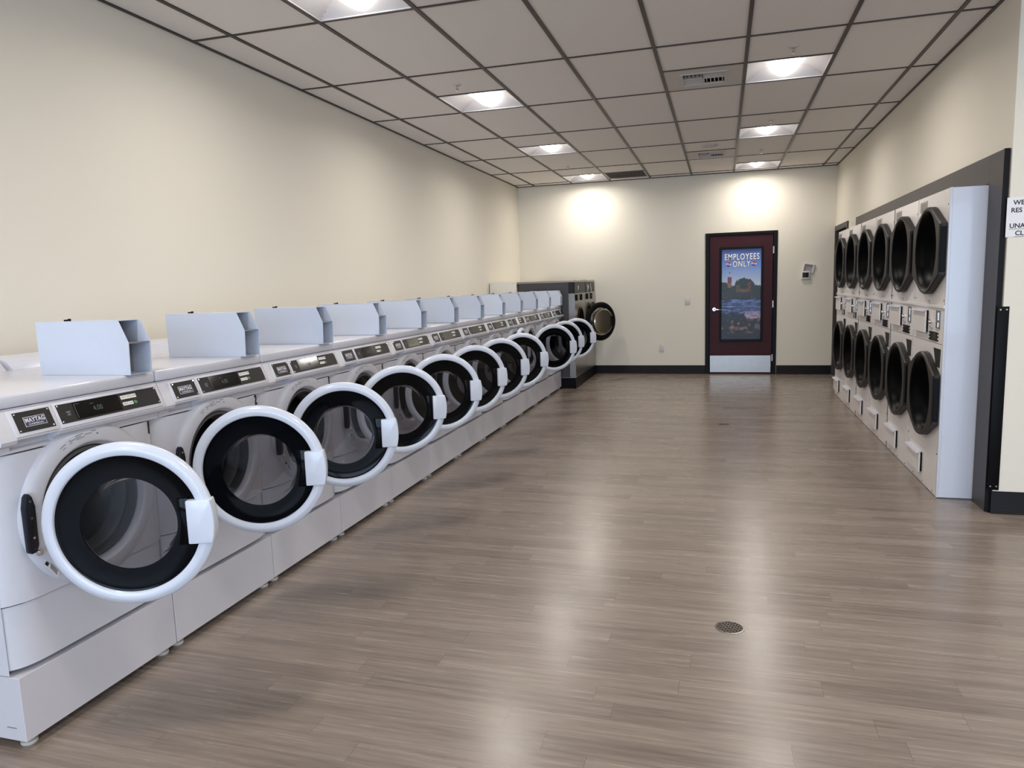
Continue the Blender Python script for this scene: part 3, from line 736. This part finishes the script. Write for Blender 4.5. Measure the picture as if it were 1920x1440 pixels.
    pts = [(cy+.186, -hz), (cy+math.sqrt(.270**2-hz*hz), -hz)]
    for k in range(1, 8):
        z = -hz+2*hz*k/8; pts.append((cy+math.sqrt(.270**2-z*z), z))
    pts += [(cy+math.sqrt(.270**2-hz*hz), hz), (cy+.186, hz)]
    MB().prism(pts, 'x', cx-.036, cx+.012, .004, 3).obj('door_handle', m_wplast, dr_, ang=.5)
    b = MB(); b.prism([(cy+.150, -.078), (cy+.190, -.078), (cy+.190, .078), (cy+.150, .076), (cy+.163, 0)], 'x', cx-.030, cx-.004, .003); b.obj('finger_recess', m_blackgl, dr_, ang=.5)
    dr_.location = (.81, -.266, .74)
    return root
angles = [69, 69, 66, 56, 55, 49, 50, 53, 0, 57, 47, 55]
numerals = ['1', '2', '3', '4', '5', '6', '7', '8', '9', '10', '11', '12']
W0 = make_washer()
washers = []
for i in range(12):
    o = W0 if i == 0 else copy_tree(W0)
    washers.append(o)
where = ['numbered 1, nearest the camera at the left edge', 'numbered 2, second from the camera', 'numbered 3, third from the camera', 'numbered 4, fourth from the camera',
         'fifth from the camera', 'sixth from the camera', 'seventh from the camera', 'eighth from the camera, left of the closed one',
         'with its door shut and a paper slip on its panel', 'just beyond the one with the shut door', 'second from the far end of the row', 'at the far end beside the big steel washers']
for i, o in enumerate(washers):
    yc = Yw0 + PITCHW*i + .3429
    o.location = (0, yc, 0)
    dr_ = [k for k in kids(o) if k.name.startswith('door') and not k.name.startswith('door_')][0]
    dr_.rotation_euler = (0, 0, -math.radians(angles[i]))
    b = MB(); b.text(numerals[i], .064, frame((xf(c_(.648))+.002, c_(.648), .944), (.10, 1, 0), (0, 0, 1)), ext=.0006, off=.0032, sx=.55 if i < 9 else .42)
    b.obj('number_sticker', m_ink, o, smooth=False)
    st = 'door closed' if i == 8 else 'round door open'
    o['label'] = ('white front load washer, %s, %s' % (st, where[i])) if i != 8 else 'white front load washer ' + where[i]

# coin boxes on the lids
def make_coin():
    root = thing('coin_box', (0, 0, 0), '', 'coin box', 'white coin boxes on the washers')
    y0, y1 = c_(.540), c_(.648); T_ = .0022
    out = [(.352, 1.167), (.779, 1.167), (.784, 1.286), (.746, 1.370), (.352, 1.370)]
    b = MB(); b.prism(out, 'y', y0, y0+T_); b.prism(out, 'y', y1-T_, y1); b.box(.352, .735, y0, y1, 1.368, 1.3705); b.box(.352, .3545, y0, y1, 1.167, 1.369)
    b.box(.352, .778, y0, y1, 1.1665, 1.169)
    b.obj('housing', m_coin, root, smooth=False)
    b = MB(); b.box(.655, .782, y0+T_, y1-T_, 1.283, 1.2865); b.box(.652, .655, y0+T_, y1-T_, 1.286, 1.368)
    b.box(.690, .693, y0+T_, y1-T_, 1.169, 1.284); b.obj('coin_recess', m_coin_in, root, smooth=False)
    ym = (y0+y1)/2
    b = MB(); b.lathe([(0, .006), (.010, .006), (.017, .004), (.019, 0)], (.693, ym, 1.228), 'x', 24)
    for dy in (-.032, .032):
        for dz in (-.04, .04): b.cyl((.693, ym+dy, 1.228+dz), .0035, .002, 'x', 10)
    b.obj('vault_lock', m_steel, root)
    MB().cyl((.698, ym, 1.228), .006, .002, 'x', 14).obj('keyhole', m_black, root)
    MB().cyl((.755, y1-T_-.0035, 1.193), .007, .003, 'y', 14).obj('rivet', m_plate, root)
    b = MB(); b.cyl((.445, ym, 1.3705), .008, .006, 'z', 14); b.cyl((.461, ym, 1.3705), .006, .009, 'z', 12); b.obj('top_lock', m_black, root)
    b = MB(); b.box(.662, .6635, y0+T_+.004, y1-T_-.012, 1.288, 1.366); b.obj('coin_mechanism', m_hinge, root, smooth=False)  # mechanism plate, dark colour also paints the shade of the upper recess
    return root
C0 = make_coin()
cw = ['number 1, nearest the camera', 'number 2', 'number 3', 'number 4', 'the fifth', 'the sixth', 'the seventh', 'the eighth', 'the ninth, shut door', 'the tenth', 'the eleventh', 'the last, twelfth']
for i in range(12):
    o = C0 if i == 0 else copy_tree(C0)
    o.location = (0, Yw0 + PITCHW*i + .3429, 0)
    o['label'] = 'white metal coin box on top of washer %s along the wall' % cw[i] if i < 4 else 'white metal coin box on top of %s washer from the camera' % cw[i].replace(', shut door', ', shut door').replace('the last, twelfth', 'the twelfth and last')
pn = MB(); slope_box(pn, c_(.36), c_(.44), -.004, .080, .0085, .0092)
pn = pn.obj('paper_slip', m_paper, None, smooth=False); pn.location = (0, Yw0 + PITCHW*8 + .3429, 0)
tag(pn, 'slanting white paper slip stuck across a washer control panel', 'paper slip')

# ------------------------------------------------------------------ big steel washers at the back
def make_big(label, open_door):
    root = thing('large_washer', (0, 0, 0), label, 'washing machine', 'large steel washers in the back corner')
    hw = .405; x0, x1 = .15, .945
    b = MB(); b.box(x0, .86, -hw, hw, .155, 1.475, .002); b.obj('cabinet', m_bw_side, root, smooth=False)
    b = MB(); b.box(x0-.02, x1, -hw-.002, hw+.002, 1.475, 1.500, .003); b.obj('top_panel', m_steel, root, smooth=False)
    # front wrap
    def wrap(z0, z1, m, name, e=0):
        b = MB()
        if e:
            b.prism([(.86, -hw), (.93, -hw), (x1, -hw+.012), (x1, hw-.012), (.93, hw), (.86, hw)], 'z', z0, z1)
        return b.obj(name, m, root, smooth=False)
    wrap(1.325, 1.474, m_black if False else m_charc, 'control_fascia', 1)
    # stainless front with round hole
    cz, R, n = .885, .225, 72
    bb = bmesh.new(); In = []; Ou = []; Bk = []
    angs = sorted(set([2*PI*i/n for i in range(n)] + [math.atan2(z-cz, y) % (2*PI) for y in (-hw, hw) for z in (.157, 1.322)]))
    for a in angs:
        ca, sa = math.cos(a), math.sin(a); tt = 1e9
        if abs(ca) > 1e-9: tt = min(tt, hw/abs(ca))
        if sa > 1e-9: tt = min(tt, (1.322-cz)/sa)
        if sa < -1e-9: tt = min(tt, (.157-cz)/sa)
        In.append(bb.verts.new((x1, R*ca, cz+R*sa))); Ou.append(bb.verts.new((x1, tt*ca, cz+tt*sa))); Bk.append(bb.verts.new((.86, tt*ca, cz+tt*sa)))
    m = len(angs)
    for i in range(m):
        j = (i+1) % m; bb.faces.new((In[i], In[j], Ou[j], Ou[i])); bb.faces.new((Ou[i], Ou[j], Bk[j], Bk[i]))
    bmesh.ops.recalc_face_normals(bb, faces=bb.faces)
    b = MB(); b.add(bb); b.obj('steel_front', m_steel, root, smooth=False)
    b = MB(); b.box(.70, .94, -hw, hw, 0, .15, .002); b.box(.15, .72, -hw, hw, 0, .15); b.obj('base', m_black, root, smooth=False)
    MB().box(.15, .942, -hw, hw, .1502, .156).obj('base_strip', m_steel, root, smooth=False)
    MB().lathe([(.225, .0), (.235, .012), (.215, .014), (.20, 0), (.195, -.05)], (x1, 0, cz), 'x', 60).obj('door_seal', m_black, root, ang=.8)
    MB().lathe([(.205, -.02), (.23, -.08), (.23, -.084), (0, -.0845)], (x1, 0, cz), 'x', 60).obj('drum', m_drum, root, ang=.5)
    b = MB()
    for y in (-.33, .02): b.box(x1, x1+.022, y, y+.05, 1.22, 1.305, .003)
    b.obj('soap_cup_handle', m_black, root, smooth=False)
    b = MB(); b.box(x1, x1+.004, -.16, -.12, 1.37, 1.43, .001); b.obj('program_label', m_paper, root, smooth=False)
    for y in (-.38, -.27, .24, .36): MB().box(x1-.045, x1-.01, y, y+.04, 1.5, 1.508).obj('top_clip', m_chrome, root, smooth=False)
    # door (closed: axis x); origin on hinge
    if open_door is not None:
        Rd = .29
        d = MB().lathe([(.205, .02), (.225, .026), (.262, .020), (.284, .006), (.288, -.014), (.275, -.026), (.235, -.03), (.215, -.022), (.205, .02)], (.02, -Rd, 0), 'x', 84).obj('door', m_black, root, ang=.8)
        MB().lathe([(.214, -.021), (.207, -.034), (.198, -.036), (.192, -.024)], (.02, -Rd, 0), 'x', 72).obj('steel_rim', m_chrome, d, ang=.8)
        MB().lathe([(.193, -.03), (.185, -.075), (.172, -.086), (0, -.092)], (.02, -Rd, 0), 'x', 72).obj('door_bowl', mat('smoky_steel_bowl', (176, 166, 150), .18, metal=.9), d, ang=.5)
        MB().box(.012, .03, -Rd-.2, -Rd+.2, -.001, .001).obj('window_brace', m_chrome, d, smooth=False)
        b = MB(); b.prism([(-Rd-.150, -.075), (-Rd-.118, -.075), (-Rd-.118, -.062), (-Rd-.136, -.058), (-Rd-.136, .058), (-Rd-.118, .062), (-Rd-.118, .075), (-Rd-.150, .075)], 'x', -.102, -.070, .003)
        b.obj('latch_handle', m_black, d)
        d.location = (.975, .285, cz); d.rotation_euler = (0, 0, open_door)
    return root
B0 = make_big('big steel faced washer with its black round door wide open, beside the white washers', math.radians(140))
B0.location = (0, -1.30, 0)
B1 = make_big('big steel faced washer tight against the back wall, behind the open door', 0)
B1.location = (0, -.475, 0)
for nm, y, r in (('paper_tag', -.75, 0), ('paper_tag', -.46, 0)):
    b = MB(); z0, z1 = (1.335, 1.44) if y < -.6 else (1.25, 1.45)
    b.prism([(y-.05, z1), (y-.01, z1), (y+.05, (z0+z1)/2+.02), (y+.03, z0), (y, z0), (y+.015, (z0+z1)/2)], 'x', .9455+.006, .9475+.006)
    o = b.obj(nm, m_paper, None, smooth=False)
    tag(o, 'small crooked white paper tag on the black fascia of the nearer steel washer' if y < -.6 else 'long white paper tag hanging on the farthest steel washer', 'paper tag')
m_cream = mat('cream_sheet_metal', (232, 228, 218), .5)
t = thing('utility_box', (-.08, -1.0, 0), 'plain white sheet metal box behind the last washer, against the left wall', 'utility box')
b = MB(); b.box(-.275, .118, -1.705, -.03, 0, 1.507, .004); P(b.obj('casing', m_cream, smooth=False), t)
b = MB(); 
for x in (-.25, .075): b.cyl((x, -1.7072, 1.48), .006, .002, 'y', 10)
P(b.obj('screws', m_steel), t)

# ------------------------------------------------------------------ stacked dryers
DX = 4.24
def make_dryer():
    root = thing('stacked_dryer', (0, 0, 0), '', 'dryer', 'white stacked dryers in the right wall')
    # local y: 0 at the near edge, .75 at the far edge
    Wd = .748
    b = MB(); b.box(DX+.012, 5.05, .001, Wd, .004, 1.966, skip=('-x',)); b.obj('cabinet', m_dside, root, smooth=False)
    def skin(z0, z1, name, bev=.002): return MB().box(DX, DX+.013, .002, Wd-.001, z0, z1, bev).obj(name, m_dryer, root, smooth=False)
    def holed(z0, z1, cz, name):
        bb = bmesh.new(); n = 64; R_ = .262; In = []; Ou = []; Bk = []
        ya, yb, cy = .002, Wd-.001, .350
        angs = sorted(set([2*PI*i/n for i in range(n)] + [math.atan2(z-cz, y-cy) % (2*PI) for y in (ya, yb) for z in (z0, z1)]))
        for a in angs:
            ca, sa = math.cos(a), math.sin(a); tt = 1e9
            if ca > 1e-9: tt = min(tt, (yb-cy)/ca)
            if ca < -1e-9: tt = min(tt, (ya-cy)/ca)
            if sa > 1e-9: tt = min(tt, (z1-cz)/sa)
            if sa < -1e-9: tt = min(tt, (z0-cz)/sa)
            In.append(bb.verts.new((DX, cy+R_*ca, cz+R_*sa))); Ou.append(bb.verts.new((DX, cy+tt*ca, cz+tt*sa))); Bk.append(bb.verts.new((DX+.013, cy+tt*ca, cz+tt*sa)))
        m = len(angs)
        for i in range(m):
            j = (i+1) % m; bb.faces.new((In[i], In[j], Ou[j], Ou[i])); bb.faces.new((Ou[i], Ou[j], Bk[j], Bk[i]))
        bmesh.ops.recalc_face_normals(bb, faces=bb.faces); b = MB(); b.add(bb); return b.obj(name, m_dryer, root, smooth=False)
    holed(1.247, 1.967, 1.595, 'upper_panel'); ctrl = skin(.995, 1.222, 'control_panel'); holed(.249, .992, .638, 'lower_panel'); low = skin(.004, .246, 'base_panel')
    b = MB(); b.box(DX-.010, DX+.012, .002, Wd-.001, 1.223, 1.246, .003); b.obj('ledge', m_dryer, root, smooth=False)
    # doors
    for cz, nm in ((1.595, 'door'), (.638, 'door')):
        cy = .350
        R = .286; kx, kz = .328, .160; outl = []
        d = math.hypot(kx, kz); be = math.acos(R/d); ac = math.atan2(kz, kx)
        a0 = ac+be; 
        top = [(R*math.cos(a), R*math.sin(a)) for a in [a0 + (PI-2*a0)*i/20 for i in range(21)]]
        outl = [(kx, -kz), (kx, kz)] + top + [(-kx, kz), (-kx, -kz)] + [(-p[0], -p[1]) for p in top]
        dense = []
        for i in range(len(outl)):
            p, q = outl[i], outl[(i+1) % len(outl)]; k = max(1, int(math.hypot(q[0]-p[0], q[1]-p[1])/.03))
            dense += [(p[0]+(q[0]-p[0])*j/k, p[1]+(q[1]-p[1])*j/k) for j in range(k)]
        outl = dense; n = len(outl); Rh = .256
        bb = bmesh.new(); xf_, xb = DX-.047, DX-.003
        O1 = [bb.verts.new((xb, cy+p[0]*1.0, cz+p[1]*1.0)) for p in outl]
        O2 = [bb.verts.new((xf_+.010, cy+p[0], cz+p[1])) for p in outl]
        O3 = [bb.verts.new((xf_, cy+p[0]*.975, cz+p[1]*.975)) for p in outl]
        # inner circle matched by angle
        def circ(r, x): return [bb.verts.new((x, cy+r*math.cos(a), cz+r*math.sin(a))) for a in [math.atan2(p[1], p[0]) for p in outl]]
        # densify long straight edges by subdividing after creation
        I1 = circ(Rh+.008, xf_+.001); I2 = circ(Rh, xf_+.008)
        for A, B in ((O1, O2), (O2, O3), (O3, I1), (I1, I2)):
            for i in range(n): bb.faces.new((A[i], A[(i+1) % n], B[(i+1) % n], B[i]))
        bmesh.ops.recalc_face_normals(bb, faces=bb.faces)
        b = MB(); b.add(bb); do = b.obj(nm, m_ddoor, root, ang=.5)
        MB().lathe([(.259, -.043), (.252, -.038), (.243, -.010), (.225, .035), (.19, .060), (.12, .075), (0, .080)], (DX, cy, cz), 'x', 64).obj('window', m_ddish, do, ang=2)
        b = MB(); b.box(DX-.040, DX-.008, cy-.332, cy-.322, cz-.14, cz+.14, .003); b.obj('grip', m_black, do, smooth=False)
        b = MB(); b.lathe([(0, 0), (.008, 0), (.008, .012), (0, .012)], (DX-.030, cy-.318, cz-.160), 'z', 12); b.obj('latch', m_chrome, do)
    # lift-up lint covers
    def flap(z0, z1, ya, yb, par, nm):
        f = MB().box(DX-.022, DX-.012, ya, yb, z0, z1, .0015).obj(nm, m_dryer, par, smooth=False)
        b = MB(); b.prism([(DX-.038, z1-.004), (DX-.036, z1+.001), (DX-.012, z1+.008), (DX, z1+.008), (DX, z1+.005), (DX-.012, z1+.004), (DX-.033, z1-.006)], 'y', ya+.004, yb+.02)
        b.obj('lip', m_white, f, smooth=False)
        MB().box(DX-.013, DX+.002, ya+.004, yb-.004, z0+.004, z1-.004).obj('recess', m_black, f, smooth=False)
    flap(1.050, 1.196, .375, .690, root, 'lint_drawer'); flap(.075, .212, .375, .705, root, 'service_flap')
    # controls
    MB().box(DX-.003, DX+.002, .085, .190, 1.092, 1.208, .001).obj('coin_plate', m_steel, ctrl, smooth=False)
    b = MB(); b.box(DX-.006, DX-.002, .133, .139, 1.10, 1.195); b.cyl((DX-.010, .136, 1.14), .009, .008, 'x', 14); b.obj('coin_slot', m_chrome, ctrl, smooth=False)
    MB().lathe([(0, -.02), (.012, -.02), (.015, -.014), (.013, 0)], (DX, .300, 1.128), 'x', 20).obj('knob', m_chrome, ctrl)
    MB().box(DX-.005, DX+.001, .150, .305, 1.006, 1.066, .002).obj('screen_frame', m_dark, ctrl, smooth=False)
    MB().box(DX-.006, DX-.0045, .158, .297, 1.010, 1.062).obj('screen', m_screen, ctrl, smooth=False)
    for yy in (.128, .327):
        for k in range(3): MB().lathe([(0, -.004), (.006, -.004), (.008, 0)], (DX, yy, 1.014+.022*k), 'x', 14).obj('button', m_black, ctrl)
    b = MB()
    for k, (ya, yb, z) in enumerate(((.30, .345, 1.092), (.24, .33, 1.086), (.26, .33, 1.080), (.25, .32, 1.074), (.10, .20, 1.082), (.12, .19, 1.075), (.10, .14, 1.088))): b.box(DX-.0008, DX+.0005, ya, yb, z, z+.0025)
    b.obj('printed_instructions', m_greyink, ctrl, smooth=False)
    # plates and stickers
    b = MB(); b.box(DX-.003, DX+.001, .520, .705, 1.868, 1.938, .001); lp = b.obj('instruction_plate', m_steel, root, smooth=False)
    b = MB()
    for k in range(4): b.box(DX-.0036, DX-.0028, .54, .68, 1.88+.013*k, 1.884+.013*k)
    b.obj('plate_print', m_greyink, lp, smooth=False)
    b = MB(); b.prism([(.050, .962), (.215, .962), (.150, .846), (.060, .842)], 'x', DX-.0015, DX+.0005); b.obj('black_sticker', m_dark, root, smooth=False)
    b = MB(); b.cyl((DX-.0025, .03, 1.87), .005, .004, 'x', 10); b.cyl((DX-.0025, .03, 1.275), .005, .004, 'x', 10); b.cyl((DX-.0025, .03, .285), .005, .004, 'x', 10); b.cyl((DX-.0025, .72, 1.275), .005, .004, 'x', 10)
    for y in (.1, .35, .6): b.cyl((DX-.0025, y, .02), .004, .004, 'x', 10)
    b.cyl((DX-.0025, .375, 1.262), .005, .004, 'x', 10)
    b.obj('screws', m_hinge, root)
    return root
D0 = make_dryer()
dn = ['nearest the camera, showing its bare side', 'second from the camera', 'third from the camera', 'fourth from the camera', 'fifth from the camera', 'farthest, beside the black doorway']
for i in range(6):
    o = D0 if i == 0 else copy_tree(D0)
    o.location = (0, -6.45 + .75*i, 0)
    o['label'] = 'white double stacked dryer with two black doors, %s' % dn[i]
    if i % 2 == 0:
        b = MB(); b.box(DX-.002, DX+.013, -.001, .020, .004, 1.968, .001); b.obj('corner_strip', m_white, o, smooth=False)
    num = ['24', '23', '22', '21', '20', '19'][i]
    for z, s in ((.955, num[0]), (.925, num[1])):
        pass
# side panel details on the nearest dryer
b = MB()
for z in (1.604, 1.592, .636, .624): b.cyl((4.420, -.0005, z), .004, .002, 'y', 10)
b.obj('side_screws', m_navy, D0, smooth=False)
b = MB(); b.box(4.253, 5.0, -.0025, .001, .006, 1.966, .001); b.obj('side_panel', m_dside, D0, smooth=False)
